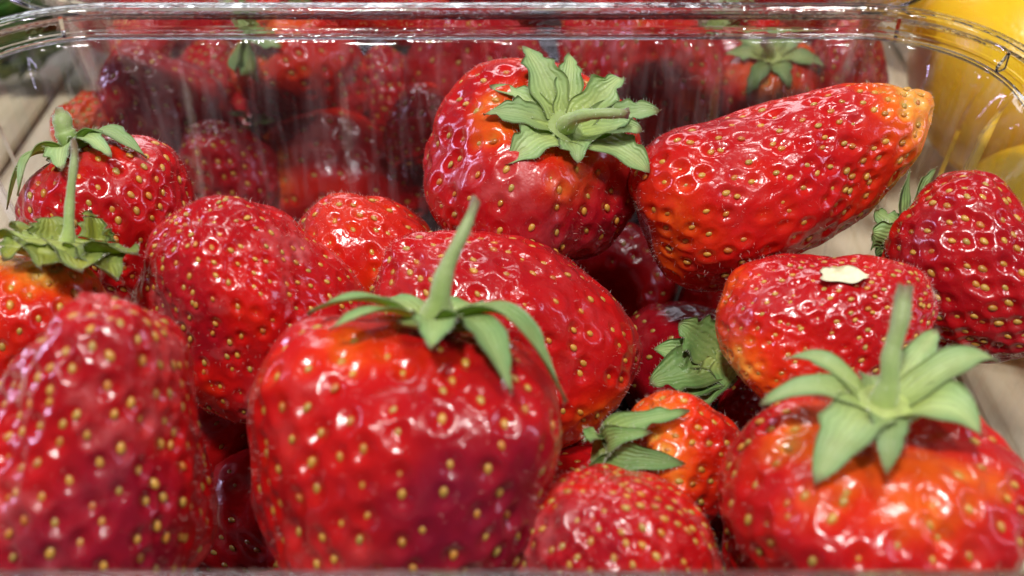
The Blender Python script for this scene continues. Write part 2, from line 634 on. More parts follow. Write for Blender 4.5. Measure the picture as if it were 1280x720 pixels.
box = make_box()
box['label'] = 'clear plastic box in front with a moulded rim, heaped with strawberries'
box['group'] = 'clear plastic boxes of strawberries'
r2 = box.copy()
COL.objects.link(r2)
r2.location = (np.array([-0.9, 26.05, 0.66])) * CM
r2['label'] = 'second clear plastic box of strawberries standing behind the front box'
for ch in list(box.children):
    c = ch.copy()
    COL.objects.link(c)
    c.parent = r2


# ------------------------------------------------------------------ strawberries
def seed_mesh(seg=9, rings=5):
    v, f = [], []
    v.append((0, 0, 1.0))
    for i in range(1, rings):
        a = math.pi * i / rings
        for k in range(seg):
            b = 2 * math.pi * k / seg
            w = math.sin(a) * (1 + 0.22 * math.cos(a) * -1)
            v.append((w * math.cos(b), w * math.sin(b), math.cos(a)))
    v.append((0, 0, -1.12))
    for k in range(seg):
        f.append((0, 1 + k, 1 + (k + 1) % seg))
        for i in range(rings - 2):
            a, b = 1 + i * seg + k, 1 + i * seg + (k + 1) % seg
            f.append((a, a + seg, b + seg, b))
        l = 1 + (rings - 2) * seg
        f.append((l + k, len(v) - 1, l + (k + 1) % seg))
    me = bpy.data.meshes.new('seed')
    # local: z = length of the seed, x = width, y = out of the skin
    me.from_pydata([(x * 0.046 * CM, y * 0.032 * CM, z * 0.064 * CM) for x, y, z in v], [], f)
    me.polygons.foreach_set('use_smooth', np.full(len(me.polygons), True))
    me.materials.append(M_SEED)
    return me


SEED = seed_mesh()
_low = seed_mesh(6, 4)
SEED_V = np.array([v.co[:] for v in _low.vertices]) / CM
SEED_F = [tuple(p.vertices) for p in _low.polygons]


class Shape:
    """strawberry outline: a surface of angles (a from the calyx pole, b around)"""
    def __init__(s, taper=0.45, tip=1.25, top=0.85, dent=0.16, bend=0.0, power=0.9, lump=0.05, wl=2.2, sq=1.0, seed=0, tp=1.5):
        rng = np.random.default_rng(seed + 100)
        s.taper, s.tip, s.top, s.dent, s.bend, s.power, s.lump, s.sq, s.tp = taper, tip, top, dent, bend, power, lump, sq, tp
        s.n1, s.n2 = Noise(wl / 1.6, 14, rng), Noise(wl / 4.0, 20, rng)

    def __call__(s, a, b):
        ca, sa = np.cos(a), np.sin(a)
        h = (1 - ca) / 2
        rho = np.abs(sa) ** s.power * (1 - s.taper * h ** s.tp)
        z = np.where(ca > 0, ca * s.top, ca * s.tip)
        z = z - s.dent * np.exp(-(rho / 0.30) ** 2) * (ca > 0)
        x = rho * np.cos(b) + s.bend * np.where(z < 0, z * z, 0)
        y = rho * np.sin(b) * s.sq
        v = np.stack([x, y, z], -1)
        k = 1 + s.lump * s.n1(v) * np.minimum(1, sa * 3) + s.lump * 0.35 * s.n2(v)
        return v * k[..., None]


def frame_from_axis(ax, roll):
    ax = nrm(ax)
    ref = -FW if abs(ax @ FW) < 0.95 else UP
    x = nrm(np.cross(ref, ax))
    y = np.cross(ax, x)
    c, s = math.cos(roll), math.sin(roll)
    return np.stack([c * x + s * y, -s * x + c * y, ax], 1)      # columns


BERRIES = []
NOISE_F = [Noise(0.42, 24), Noise(0.20, 24), Noise(1.25, 24)]


def berry(label, bbox, depth, axis, shape, nseed=200, pale=0.5, palew=0.30, tip_pale=0.0, ripe=0.75, pit=0.050, pits=0.105, seedk=1.0,
          res=(260, 170), roll=0.0, scuff=0.6, group='strawberries heaped in the front box', detail=True, squash=(1, 1), dk=1.0, hair=2200,
          pale_dir=None, bruise=None, fit=True, seedsink=0.20):
    x0, x1, y0, y1 = bbox
    sh = Shape(**shape)
    R = frame_from_axis(camdir(*axis), roll)
    nb, na = res

    # size and place: match the outline's box in the picture at the given distance
    aa, bb = np.meshgrid(np.linspace(0.02, math.pi - 0.02, 60), np.linspace(0, 2 * math.pi, 80), indexing='ij')
    raw = sh(aa, bb).reshape(-1, 3) @ R.T
    cr, cu, cf = raw @ RT, raw @ UP, raw @ FW
    c0 = np.array([(cr.max() + cr.min()) / 2, (cu.max() + cu.min()) / 2, (cf.max() + cf.min()) / 2])
    S = np.array([(x1 - x0) / FPX * depth / (cr.max() - cr.min()), (y1 - y0) / FPX * depth / (cu.max() - cu.min()), 0])
    S[2] = math.sqrt(S[0] * S[1]) * dk
    C = P((x0 + x1) / 2, (y0 + y1) / 2, depth)

    def place(v, C, S):
        q = np.stack([v @ RT - c0[0], v @ UP - c0[1], v @ FW - c0[2]], -1) * S
        return C + q[..., 0:1] * RT + q[..., 1:2] * UP + q[..., 2:3] * FW
    for _ in range(6 if fit else 0):
        X, Y, D = proj(place(raw, C, S))
        S = S * np.array([(x1 - x0) / (X.max() - X.min()), (y1 - y0) / (Y.max() - Y.min()), 1])
        S[2] = math.sqrt(S[0] * S[1]) * dk
        X, Y, D = proj(place(raw, C, S))
        C = C + RT * ((x0 + x1 - X.max() - X.min()) / 2 / FPX * depth) - UP * ((y0 + y1 - Y.max() - Y.min()) / 2 / FPX * depth)

    def surf(a, b):
        return place(sh(a, b) @ R.T, C, S)

    def frame(a, b):
        e = 2e-3
        da = surf(a + e, b) - surf(a - e, b)
        db = surf(a, b + e) - surf(a, b - e)
        return nrm(np.cross(da, db)), nrm(da)

    a = np.linspace(0.0, math.pi, na + 2)[1:-1]
    b = np.arange(nb) * 2 * math.pi / nb
    A, B = np.meshgrid(a, b, indexing='ij')
    V = surf(A, B)
    N, _ = frame(A, B)
    cen = C
    if ((V - cen) * N).sum() < 0:
        N = -N
    sgn = 1 if ((V - cen) * frame(A, B)[0]).sum() > 0 else -1

    # seeds: a spiral with even spacing over the skin
    rows = np.linalg.norm(np.diff(V, axis=0), axis=2).mean(1)
    circ = np.linalg.norm(np.roll(V, -1, 1) - V, axis=2).sum(1)
    area_ = np.r_[0, np.cumsum(rows * (circ[1:] + circ[:-1]) / 2 * (1 + 1.2 * (np.linspace(0, 1, na - 1)) ** 3))]
    area_ /= area_[-1]
    rng = np.random.default_rng(len(BERRIES) + 5)
    lo = np.interp(0.36 + 0.1 * rng.random(), a, area_)
    u = lo + (1 - lo) * (np.arange(nseed) + 0.5) / nseed
    sa = np.interp(u, area_, a) + rng.normal(0, 0.022, nseed)
    sb = np.arange(nseed) * 2.39996323 + rng.normal(0, 0.060, nseed) / np.maximum(0.25, np.sin(sa))
    SP = surf(sa, sb)
    SN, ST = frame(sa, sb)
    SN = SN * sgn

    Vf, Nf = V.reshape(-1, 3), N.reshape(-1, 3)
    # distance to the seeds -> pits
    pit, pits = pit * 1.15, pits * 0.78
    dep = pit * rng.uniform(0.45, 1.35, nseed)
    disp = np.zeros(len(Vf))
    pita = np.zeros(len(Vf))
    for i0 in range(0, len(Vf), 6000):
        w = Vf[i0:i0 + 6000, None, :] - SP[None]
        al = (w * ST[None]).sum(-1)
        d2 = (w * w).sum(-1)
        d2 = d2 - 0.35 * al * al                    # pits are longer along the berry
        g = np.exp(-d2 / (2 * pits ** 2)) * np.where(d2 < 0.5, 1, 0)
        gi = g * dep
        dm = np.sqrt(np.maximum(d2.min(1), 0))
        disp[i0:i0 + 6000] = -gi.max(1) + 0.38 * pit * np.exp(-(dm - 1.85 * pits) ** 2 / (2 * (0.62 * pits) ** 2))
        pita[i0:i0 + 6000] = g.max(1)
    fade = np.clip((A.ravel() - 0.2) / 0.25, 0, 1)
    disp *= fade
    disp += 0.012 * NOISE_F[2](Vf) + 0.0045 * NOISE_F[0](Vf) + 0.0018 * NOISE_F[1](Vf)
    Vd = Vf + Nf * disp[:, None]
    poles = surf(np.array([1e-3, math.pi - 1e-3]), np.array([0.0, 0.0]))
    verts = np.concatenate([Vd, poles])
    f = grid_faces(na, nb, True)
    if sgn < 0:
        f = f[:, ::-1]
    k = np.arange(nb)
    k2 = (k + 1) % nb
    tri_t = np.stack([np.full(nb, na * nb), k2, k, k], -1)
    fl = [tuple(q) for q in f] if False else f
    # orientation: outward
    v0, v1, v2 = Vd[f[0][0]], Vd[f[0][1]], Vd[f[0][2]]
    mid = f[len(f) // 2]
    fn = np.cross(Vd[mid[1]] - Vd[mid[0]], Vd[mid[2]] - Vd[mid[0]])
    if fn @ (Vd[mid[0]] - cen) < 0:
        f = f[:, ::-1]
        flip = True
    else:
        flip = False
    # how ripe: pale under the calyx, red below
    Af = A.ravel()
    t = (1 - np.cos(Af)) / 2
    wob = 0.07 * Noise(1.3, 14, rng)(Vf) + 0.04 * Noise(2.4, 12, rng)(Vf)
    lowr = np.exp(-((t + wob * 0.6).clip(0) / palew) ** 1.6)
    rp = ripe + 0.55 * wob - pale * lowr - tip_pale * np.exp(-((1 - t) / 0.17) ** 1.5)
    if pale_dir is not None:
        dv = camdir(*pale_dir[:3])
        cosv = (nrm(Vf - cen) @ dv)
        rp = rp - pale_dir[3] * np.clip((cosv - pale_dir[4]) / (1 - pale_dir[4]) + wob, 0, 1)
    br = np.zeros(len(Vf))
    for r_, u_, t_, lim, k_ in bruise or ():
        cosv = nrm(Vf - cen) @ camdir(r_, u_, t_)
        br = np.maximum(br, k_ * np.clip((cosv - lim) / (1 - lim) * 1.6 + wob * 2.5, 0, 1))
    rp = np.r_[rp, ripe - pale, ripe - tip_pale]
    pita = np.r_[pita, 0, 0]
    sc = np.full(len(verts), scuff)
    base = np.array([cen[0], cen[1], Vd[:, 2].min()])
    root = thing('strawberry', label, 'strawberry', base, group)
    # quads + pole triangles as one mesh
    me_f = np.concatenate([f, np.zeros((0, 4), int)])
    q = [tuple(r) for r in me_f]
    tri = [(na * nb, int(k2[i]), int(i)) for i in range(nb)] + [(na * nb + 1, (na - 1) * nb + int(i), (na - 1) * nb + int(k2[i])) for i in range(nb)]
    if not flip and False:
        tri = [r[::-1] for r in tri]
    tn = np.cross(verts[tri[0][1]] - verts[tri[0][0]], verts[tri[0][2]] - verts[tri[0][0]])
    if tn @ (frame(np.array([0.5]), np.array([0.0]))[0][0] * sgn) < 0:
        tri = [r[::-1] for r in tri]
    fo = mesh_obj('flesh', verts, q + tri, M_FLESH, root, True, {'ripe': rp, 'pit': pita, 'scuff': sc, 'bruise': np.r_[br, 0, 0]})

    # seeds
    rootp = origin_of(root)
    facing = (SN * nrm(CAM - SP)).sum(-1)
    X, Y, D = proj(SP)
    vis = (facing > -0.12) & (X > -25) & (X < 1305) & (Y > -25) & (Y < 745)
    far_v, far_f, off = [], [], 0
    for i in range(nseed):
        if sa[i] < 0.33:
            continue
        n_ = nrm(SN[i] + rng.normal(0, 0.10, 3))
        t_ = nrm(ST[i] - n_ * (n_ @ ST[i]))
        g = rng.normal(0, 0.24)
        x_ = np.cross(n_, t_)
        t2 = t_ * math.cos(g) + x_ * math.sin(g)
        x2 = np.cross(n_, t2)
        k = seedk * rng.uniform(0.82, 1.15)
        p = SP[i] + n_ * (-dep[i] + 0.034 * k * (seedsink + rng.uniform(-0.35, 0.35)))
        Rm = np.stack([x2, n_, t2], 1)
        if vis[i] and detail:
            o = bpy.data.objects.new('seed', SEED)
            COL.objects.link(o)
            o.parent = root
            m4 = np.eye(4)
            m4[:3, :3] = Rm * k
            m4[:3, 3] = (p - rootp) * CM
            o.matrix_local = Matrix(m4.tolist())
        else:
            far_v.append(p + (SEED_V * k) @ Rm.T)
            far_f += [tuple(j + off for j in fc) for fc in SEED_F]
            off += len(SEED_V)
    if far_v:
        mesh_obj('seed_cover', np.concatenate(far_v), far_f, M_SEED, root, True, kind='stuff')
    # short pale fuzz
    if hair:
        idx = rng.integers(0, len(Vd), hair)
        hv, hf = [], []
        for j, i in enumerate(idx):
            n_ = Nf[i]
            l = rng.uniform(0.03, 0.085)
            d = nrm(n_ + rng.normal(0, 0.5, 3))
            sd = nrm(np.cross(d, rng.normal(0, 1, 3))) * 0.0017
            p = Vd[i]
            hv += [p - sd, p + sd, p + d * l]
            hf.append((3 * j, 3 * j + 1, 3 * j + 2))
        mesh_obj('fuzz', hv, hf, M_HAIR, root, True, kind='stuff')
    top = surf(np.array([0.05]), np.array([0.0]))[0]
    ax = camdir(*axis)
    BERRIES.append((label, cen, Vd))
    return dict(root=root, top=top, axis=ax, surf=surf, cen=cen, depth=proj(top[None])[2][0], scale=S)


def sepal_mesh(base, ctrl, tip, width, up, cup=0.25, wav=0.10, th=0.013, n=28, m=9, rng=RNG, fat=0.38, teeth=1.0):
    path = bez([base, ctrl, tip] if not isinstance(ctrl, tuple) else [base, ctrl[0], ctrl[1], tip], n)
    s = np.linspace(0, 1, n)
    w = (s + 0.10) ** fat * np.clip(1 - s, 0, 1) ** 0.80
    w = w / w.max() * width / 2
    tg = nrm(np.gradient(path, axis=0))
    side = nrm(np.cross(tg, up))
    nm = np.cross(side, tg)
    c = np.linspace(-1, 1, m)
    ph = rng.uniform(0, 6.28, 3)
    ang = rng.uniform(5, 9)
    tk = rng.uniform(0.45, 0.78, 2)
    tooth = np.stack([np.exp(-((s - tk[0]) / 0.05) ** 2) * 0.32 - np.exp(-((s - tk[0] - 0.09) / 0.045) ** 2) * 0.30,
                      np.exp(-((s - tk[1]) / 0.05) ** 2) * 0.32 - np.exp(-((s - tk[1] - 0.09) / 0.045) ** 2) * 0.30], 1) * (rng.random(2) < 0.65) * teeth
    edge = 1 + wav * 1.5 * np.sin(s * ang * 2 + ph[0])
    lat = (w * edge)[:, None] * (1 + np.where(c[None, :] < 0, tooth[:, :1], tooth[:, 1:]) * np.abs(c)[None, :] ** 2) * c[None, :]
    V = path[:, None, :] + side[:, None, :] * lat[..., None]
    h = cup * w[:, None] * (np.abs(c) ** 1.6)[None, :]
    h = h + wav * width * np.sin(s * ang + ph[1])[:, None] * (c * np.abs(c))[None, :] * 0.9
    h = h - 0.025 * width * np.exp(-(c / 0.16) ** 2)[None, :] * (1 - s)[:, None]
    V = V + nm[:, None, :] * h[..., None]
    lowr = V - nm[:, None, :] * th
    v = np.concatenate([V.reshape(-1, 3), lowr.reshape(-1, 3)])
    f = grid_faces(n, m, False)
    k = n * m
    fb = f[:, ::-1] + k
    ed = []
    ring = [i * m for i in range(n)] + [(n - 1) * m + j for j in range(1, m)] + [i * m + m - 1 for i in range(n - 2, -1, -1)] + list(range(m - 2, 0, -1))
    for i in range(len(ring)):
        p, q = ring[i], ring[(i + 1) % len(ring)]
        ed.append((p, p + k, q + k, q))
    al = np.tile(np.repeat(s, m), 2)
    ac = np.tile(np.tile(c, n), 2)
    return v, [tuple(q) for q in f] + [tuple(q) for q in fb] + ed, {'along': al, 'across': ac}


def calyx(bz, sepals, stem=None, mat=None, disc=0.34, raise_=0.10, stem_r=0.13, centre=None, stem_tip=0.55, hairs=80, wav=0.07, teeth=1.0, face=None):
    """sepals: (px, py, dz toward camera, width, lift[, cup]); stem: [(px, py, dz)...]"""
    mat = mat or M_LEAF
    root, ax = bz['root'], bz['axis'] if face is None else camdir(*face)
    c = bz['top'] + ax * raise_ if centre is None else P(centre[0], centre[1], bz['depth'] - centre[2])
    d0 = proj(c[None])[2][0]
    HV = []
    # small cup the sepals grow from
    fr = frame_from_axis(ax, 0.3)
    rings = [(0.02, 0.10), (0.55, 0.09), (0.85, 0.05), (1.0, -0.02), (0.92, -0.09), (0.5, -0.14)]
    n = 20
    v = []
    for r, h in rings:
        for k in range(n):
            g = 2 * math.pi * k / n
            rr = r * disc * (1 + 0.10 * math.sin(5 * g + 1))
            v.append(c + fr[:, 0] * rr * math.cos(g) + fr[:, 1] * rr * math.sin(g) + ax * (h * disc * 1.6))
    f = [tuple(q) for q in grid_faces(len(rings), n, True)] + [tuple(range(n)), tuple(range(len(rings) * n - 1, (len(rings) - 1) * n - 1, -1))]
    cal = mesh_obj('calyx', v, f, mat, root, True, {'along': np.full(len(v), 0.12), 'across': np.zeros(len(v))})
    for sp in sepals:
        px, py, dz, w, lift = sp[:5]
        cup = sp[5] if len(sp) > 5 else 0.3
        tip = P(px, py, d0 - dz)
        dirv = tip - c
        flat = nrm(dirv - ax * (dirv @ ax))
        L = np.linalg.norm(dirv)
        b0 = c + flat * disc * 0.55
        c1 = c + flat * (disc * 0.6 + 0.33 * L) + ax * lift
        c2 = c + dirv * 0.72 + ax * lift * 0.9
        m_ = sp[6] if len(sp) > 6 else mat
        v, f, at = sepal_mesh(b0, (c1, c2), tip, w, ax, cup, wav, teeth=teeth, rng=RNG)
        mesh_obj('sepal', v, f, m_, cal, True, at)
        # fine hairs, most of them along the edges
        nv = len(v) // 2
        for i in RNG.integers(0, nv, hairs):
            j = i // 9 * 9 + (0 if RNG.random() < 0.5 else 8) if RNG.random() < 0.7 else i
            outw = nrm(v[j] - v[j // 9 * 9 + 4] + RNG.normal(0, 0.03, 3) + ax * 0.04)
            HV.append((v[j], outw, RNG.uniform(0.03, 0.075)))
    if stem:
        pts = [c + ax * 0.02] + [P(x, y, d0 - z) for x, y, z in stem]
        path = bez(pts, 18)
        s = np.linspace(0, 1, 18)
        rad = stem_r * (1.35 - 0.40 * np.minimum(1, s * 3.0) - (0.95 - stem_tip) * s ** 1.2) * (1 + 0.07 * np.sin(s * 17) + 0.04 * np.sin(s * 41))
        path = path + np.sin(s * 9)[:, None] * 0.018 * RT + np.sin(s * 13 + 1)[:, None] * 0.012 * FW
        v, f = tube(path, rad, 12)
        v[-12:] += RNG.normal(0, 0.02, (12, 3)) + ax * RNG.uniform(-0.05, 0.06, (12, 1))
        mesh_obj('stem', v, f, M_STEM, cal, True, {'along': np.r_[np.repeat(s, 12)]})
        for i in RNG.integers(12, len(v) - 12, 170):
            HV.append((v[i], nrm(nrm(v[i] - path[i // 12]) + RNG.normal(0, 0.35, 3)), RNG.uniform(0.03, 0.08)))
    if HV:
        hv, hf = [], []
        for j, (p, d, l) in enumerate(HV):
            sd = nrm(np.cross(d, RNG.normal(0, 1, 3))) * 0.0020
            hv += [p - sd, p + sd, p + d * l]
            hf.append((3 * j, 3 * j + 1, 3 * j + 2))
        mesh_obj('hair', hv, hf, M_LEAFHAIR, cal, True, kind='stuff')
    return cal


def auto_calyx(bz, n=7, L=1.0, w=0.45, lift=0.15, mat=None, stem_len=0.0, droop=0.25, disc=0.32, seed=0):
    """sepals all round when the photograph shows only a glimpse of them"""
    mat = mat or M_LEAF
    rng = np.random.default_rng(seed)
    root, ax = bz['root'], bz['axis']
    c = bz['top'] + ax * 0.08
    fr = frame_from_axis(ax, 0)
    v = []
    rings = [(0.02, 0.10), (0.6, 0.09), (1.0, 0.0), (0.6, -0.12)]
    for r, h in rings:
        for k in range(14):
            g = 2 * math.pi * k / 14
            v.append(c + (fr[:, 0] * math.cos(g) + fr[:, 1] * math.sin(g)) * r * disc + ax * h * disc)
    f = [tuple(q) for q in grid_faces(4, 14, True)] + [tuple(range(14)), tuple(range(55, 41, -1))]
    cal = mesh_obj('calyx', v, f, mat, root, True, {'along': np.full(len(v), 0.12), 'across': np.zeros(len(v))})
    for k in range(n):
        g = 2 * math.pi * (k + rng.uniform(-0.2, 0.2)) / n
        d = fr[:, 0] * math.cos(g) + fr[:, 1] * math.sin(g)
        l = L * rng.uniform(0.8, 1.2)
        tip = c + d * l + ax * (rng.uniform(-droop, droop * 0.6))
        v, f, at = sepal_mesh(c + d * disc * 0.5, (c + d * l * 0.4 + ax * lift, c + d * l * 0.75 + ax * lift), tip, w * rng.uniform(0.8, 1.2), ax, 0.3, n=14, m=7, rng=rng)
        mesh_obj('sepal', v, f, mat, cal, True, at)
    if stem_len:
        path = bez([c, c + ax * stem_len * 0.5, c + ax * stem_len * 0.9 + fr[:, 0] * stem_len * 0.4], 12)
        v, f = tube(path, 0.11, 10)
        mesh_obj('stem', v, f, M_STEM, cal, True, {'along': np.repeat(np.linspace(0, 1, 12), 10)})
    return cal


#BERRIES_BEGIN
A_ = berry('round strawberry against the back wall, its calyx and curled stem facing out', (530, 806, 72, 338), 18.5, (0.22, 0.50, 0.84),
           dict(taper=0.40, tip=1.0, top=0.8, dent=0.12, lump=0.035, seed=1), 230, pale=0.47, palew=0.19, ripe=0.80, pits=0.11, scuff=0.7, bruise=[(0.55, -0.65, 0.5, 0.6, 0.55)])
calyx(A_, [(604, 143, 0.35, 0.50, 0.25), (612, 108, -0.1, 0.42, 0.2), (653, 57, -0.3, 0.62, 0.25), (712, 66, -0.35, 0.45, 0.2),
           (778, 97, -0.1, 0.55, 0.3), (824, 140, 0.3, 0.62, 0.30), (802, 165, 0.45, 0.5, 0.3), (812, 216, 0.35, 0.66, 0.28),
           (722, 205, 0.55, 0.5, 0.22), (632, 206, 0.45, 0.62, 0.25)],
      stem=[(715, 140, 0.75), (745, 142, 0.95), (785, 142, 0.75)], stem_r=0.12, disc=0.42, wav=0.08, mat=M_LEAFP, centre=(706, 160, 0.12))

B_ = berry('long pointed strawberry lying on its side with a pale orange tip', (786, 1167, 103, 364), 17.9, (-0.93, -0.32, 0.0),
           dict(taper=0.33, tip=2.05, top=0.80, dent=0.1, lump=0.025, seed=2, tp=1.0, power=0.84, bend=-0.10), 320, pale=0.22, palew=0.22, tip_pale=0.66, ripe=0.74,
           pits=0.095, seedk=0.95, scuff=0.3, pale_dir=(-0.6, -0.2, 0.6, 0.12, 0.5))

C_ = berry('dark red strawberry leaning on the right side of the box', (1103, 1345, 213, 452), 16.9, (-0.72, 0.42, -0.55),
           dict(taper=0.28, tip=1.2, top=0.9, lump=0.03, seed=3), 250, pale=0.25, palew=0.15, ripe=0.90, pits=0.095, scuff=0.2)
calyx(C_, [(1096, 262, 0.2, 0.45, 0.1), (1138, 212, 0.0, 0.5, 0.05), (1172, 208, -0.2, 0.45, 0.05), (1090, 292, 0.3, 0.5, 0.1), (1095, 325, 0.0, 0.4, 0.1)], mat=M_LEAF)

D_ = berry('strawberry with a scrap of dry cream petal stuck on its top', (895, 1172, 318, 530), 16.3, (-0.80, -0.35, -0.40),
           dict(taper=0.40, tip=1.15, top=0.85, lump=0.03, seed=4), 430, pale=0.55, palew=0.30, ripe=0.80, pits=0.062, pit=0.032, seedk=0.64, scuff=0.5,
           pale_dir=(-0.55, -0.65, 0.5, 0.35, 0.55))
calyx(D_, [(812, 480, 0.25, 0.85, 0.10), (848, 404, 0.0, 0.75, 0.12), (846, 502, 0.35, 0.75, 0.08), (880, 508, 0.4, 0.6, 0.08), (816, 436, -0.1, 0.55, 0.05),
           (912, 486, 0.4, 0.5, 0.1)], mat=M_LEAFD, centre=(908, 446, -0.35), face=(-0.35, 0.45, 0.8), disc=0.2, wav=0.045, teeth=1.2)

E_ = berry('large front right strawberry with an upright stem and broad mint green sepals', (898, 1296, 472, 850), 13.7, (0.02, 0.84, 0.54),
           dict(taper=0.36, tip=1.15, top=0.72, dent=0.08, lump=0.05, seed=5), 300, pale=0.42, palew=0.15, ripe=0.74, pits=0.12, pit=0.060, scuff=0.2, res=(300, 190))
calyx(E_, [(950, 506, 0.1, 0.46, 0.35), (980, 449, -0.5, 0.34, 0.35), (1018, 606, 0.75, 0.70, 0.35), (1108, 594, 0.85, 0.42, 0.30), (1229, 546, 0.5, 0.80, 0.35),
           (1248, 452, -0.2, 0.46, 0.45), (1172, 412, -0.5, 0.46, 0.1), (1085, 470, -0.7, 0.4, 0.1)],
      stem=[(1112, 470, 0.3), (1120, 430, 0.25), (1129, 360, 0.2)], stem_tip=0.85, stem_r=0.12, disc=0.44, mat=M_LEAFP, wav=0.035, teeth=0.35, centre=(1103, 506, 0.1))

F_ = berry('small orange red strawberry in the dip between three larger ones', (772, 946, 488, 668), 15.5, (-0.86, 0.16, 0.40),
           dict(taper=0.40, tip=1.3, top=0.8, lump=0.03, seed=6), 130, pale=0.35, palew=0.35, ripe=0.58, pits=0.09, pit=0.045, seedk=0.9, scuff=0.2)
calyx(F_, [(862, 513, 0.45, 0.42, 0.25), (815, 540, 0.7, 0.36, 0.3), (858, 580, 0.6, 0.44, 0.3), (812, 600, 0.5, 0.36, 0.2), (790, 545, 0.6, 0.45, 0.2),
           (730, 545, 0.2, 0.4, 0.1), (735, 585, 0.3, 0.4, 0.1)], mat=M_LEAFD, disc=0.3, centre=(752, 565, 0.15))

G_ = berry('bruised strawberry at the bottom edge between the two with long stems', (640, 908, 580, 830), 13.9, (0.2, -0.75, -0.5),
           dict(taper=0.12, tip=1.0, top=0.9, lump=0.03, seed=7), 270, pale=0.2, ripe=0.70, pits=0.09, pit=0.04, seedk=0.85, scuff=1.4, bruise=[(-0.5, 0.3, 0.7, 0.8, 0.4)])

H_ = berry('large front strawberry with a tall stem over drooping sepals', (308, 702, 392, 830), 14.1, (0.08, 0.985, 0.06),
           dict(taper=0.30, tip=1.1, top=0.80, dent=0.03, lump=0.04, seed=8), 320, pale=0.32, palew=0.15, ripe=0.82, pits=0.12, pit=0.055, scuff=0.3, dk=0.92,
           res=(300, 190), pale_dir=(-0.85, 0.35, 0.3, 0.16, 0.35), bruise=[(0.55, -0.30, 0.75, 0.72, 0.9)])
calyx(H_, [(384, 393, 0.2, 0.5, 0.30), (412, 412, 0.8, 0.36, 0.22), (540, 436, 1.3, 0.55, 0.18), (640, 492, 1.15, 0.55, 0.35), (708, 503, 0.5, 0.62, 0.55),
           (680, 424, -0.3, 0.42, 0.35), (470, 380, -0.8, 0.5, 0.2), (600, 385, -1.0, 0.5, 0.2)],
      stem=[(545, 370, 0.5), (560, 330, 0.5), (595, 250, 0.35)], stem_tip=0.30, stem_r=0.165, wav=0.05, teeth=0.6, disc=0.46, centre=(545, 402, 0.5))

I_ = berry('large strawberry in the middle with a pale unripe patch low down', (456, 803, 288, 578), 17.4, (0.52, -0.62, -0.50),
           dict(taper=0.35, tip=1.15, top=0.85, lump=0.03, seed=9), 310, pale=0.3, palew=0.2, ripe=0.80, pits=0.10, seedk=0.95, scuff=0.3,
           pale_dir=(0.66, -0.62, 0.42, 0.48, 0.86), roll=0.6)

J_ = berry('dull scuffed strawberry left of centre with small crowded seeds on top', (163, 468, 244, 530), 16.6, (0.15, -0.60, -0.75),
           dict(taper=0.32, tip=1.05, top=0.9, lump=0.04, seed=10), 380, pale=0.2, ripe=0.74, pits=0.070, pit=0.036, seedk=0.72, scuff=1.4, bruise=[(-0.35, -0.05, 0.9, 0.85, 0.5)])

K_ = berry('orange red strawberry half hidden behind two in the middle', (352, 572, 242, 450), 19.1, (0.2, -0.7, -0.6),
           dict(taper=0.35, tip=1.1, top=0.9, lump=0.03, seed=11), 170, pale=0.2, ripe=0.52, pits=0.085, pit=0.04, seedk=0.85, scuff=0.4, res=(220, 140))

L_ = berry('large front left strawberry with no calyx showing', (-75, 272, 368, 790), 13.7, (-0.25, -0.80, -0.50),
           dict(taper=0.42, tip=1.2, top=0.9, lump=0.06, seed=12), 350, pale=0.2, ripe=0.80, pits=0.105, pit=0.05, scuff=0.9, res=(300, 190), bruise=[(0.35, -0.50, 0.8, 0.75, 0.8), (-0.7, 0.4, 0.5, 0.8, 0.35)])

M_ = berry('orange shouldered strawberry at the left edge under a yellow green calyx', (-75, 138, 318, 540), 15.7, (0.14, 0.97, 0.05),
           dict(taper=0.36, tip=1.15, top=0.78, dent=0.06, lump=0.03, seed=13), 170, pale=0.50, palew=0.30, ripe=0.62, pits=0.09, pit=0.045, seedk=0.9, scuff=0.3)
calyx(M_, [(173, 316, 0.3, 0.85, 0.05), (146, 350, 0.7, 0.70, 0.05), (104, 338, 1.0, 0.8, 0.04), (52, 334, 1.0, 0.85, 0.04), (2, 322, 0.7, 0.8, 0.05), (-20, 300, 0.3, 0.7, 0.1),
           (12, 280, -0.3, 0.6, 0.1), (116, 266, -0.4, 0.7, 0.1), (60, 272, -0.5, 0.7, 0.1), (140, 288, -0.1, 0.6, 0.10)],
      stem=[(88, 280, 0.2), (90, 240, 0.2), (92, 176, 0.15)], mat=M_LEAFY, stem_r=0.085, disc=0.72, centre=(80, 312, 0.3))

N_ = berry('strawberry in the back left corner with sepals lying over it like a cap', (18, 242, 168, 400), 17.9, (-0.36, 0.90, 0.16),
           dict(taper=0.38, tip=1.15, top=0.8, dent=0.06, lump=0.03, seed=14), 240, pale=0.12, palew=0.2, ripe=0.82, pits=0.095, pit=0.045, scuff=0.8)
calyx(N_, [(184, 197, 0.4, 0.50, 0.30), (140, 196, 0.9, 0.42, 0.22), (76, 212, 1.2, 0.5, 0.15), (22, 245, 0.7, 0.42, 0.35), (8, 262, 0.3, 0.34, 0.35), (120, 172, -0.6, 0.4, 0.2)],
      stem=[(84, 172, 0.4), (80, 160, 0.4), (74, 143, 0.3)], stem_tip=0.8, stem_r=0.17, mat=M_LEAFP, wav=0.05, teeth=0.6, disc=0.42, centre=(92, 186, 0.4))
#BERRIES_END

# lower layer, glimpsed in the gaps
LOW = 'strawberries in the lower layer of the front box'
LOWB = 'strawberries in the shaded lower layer of the box behind'


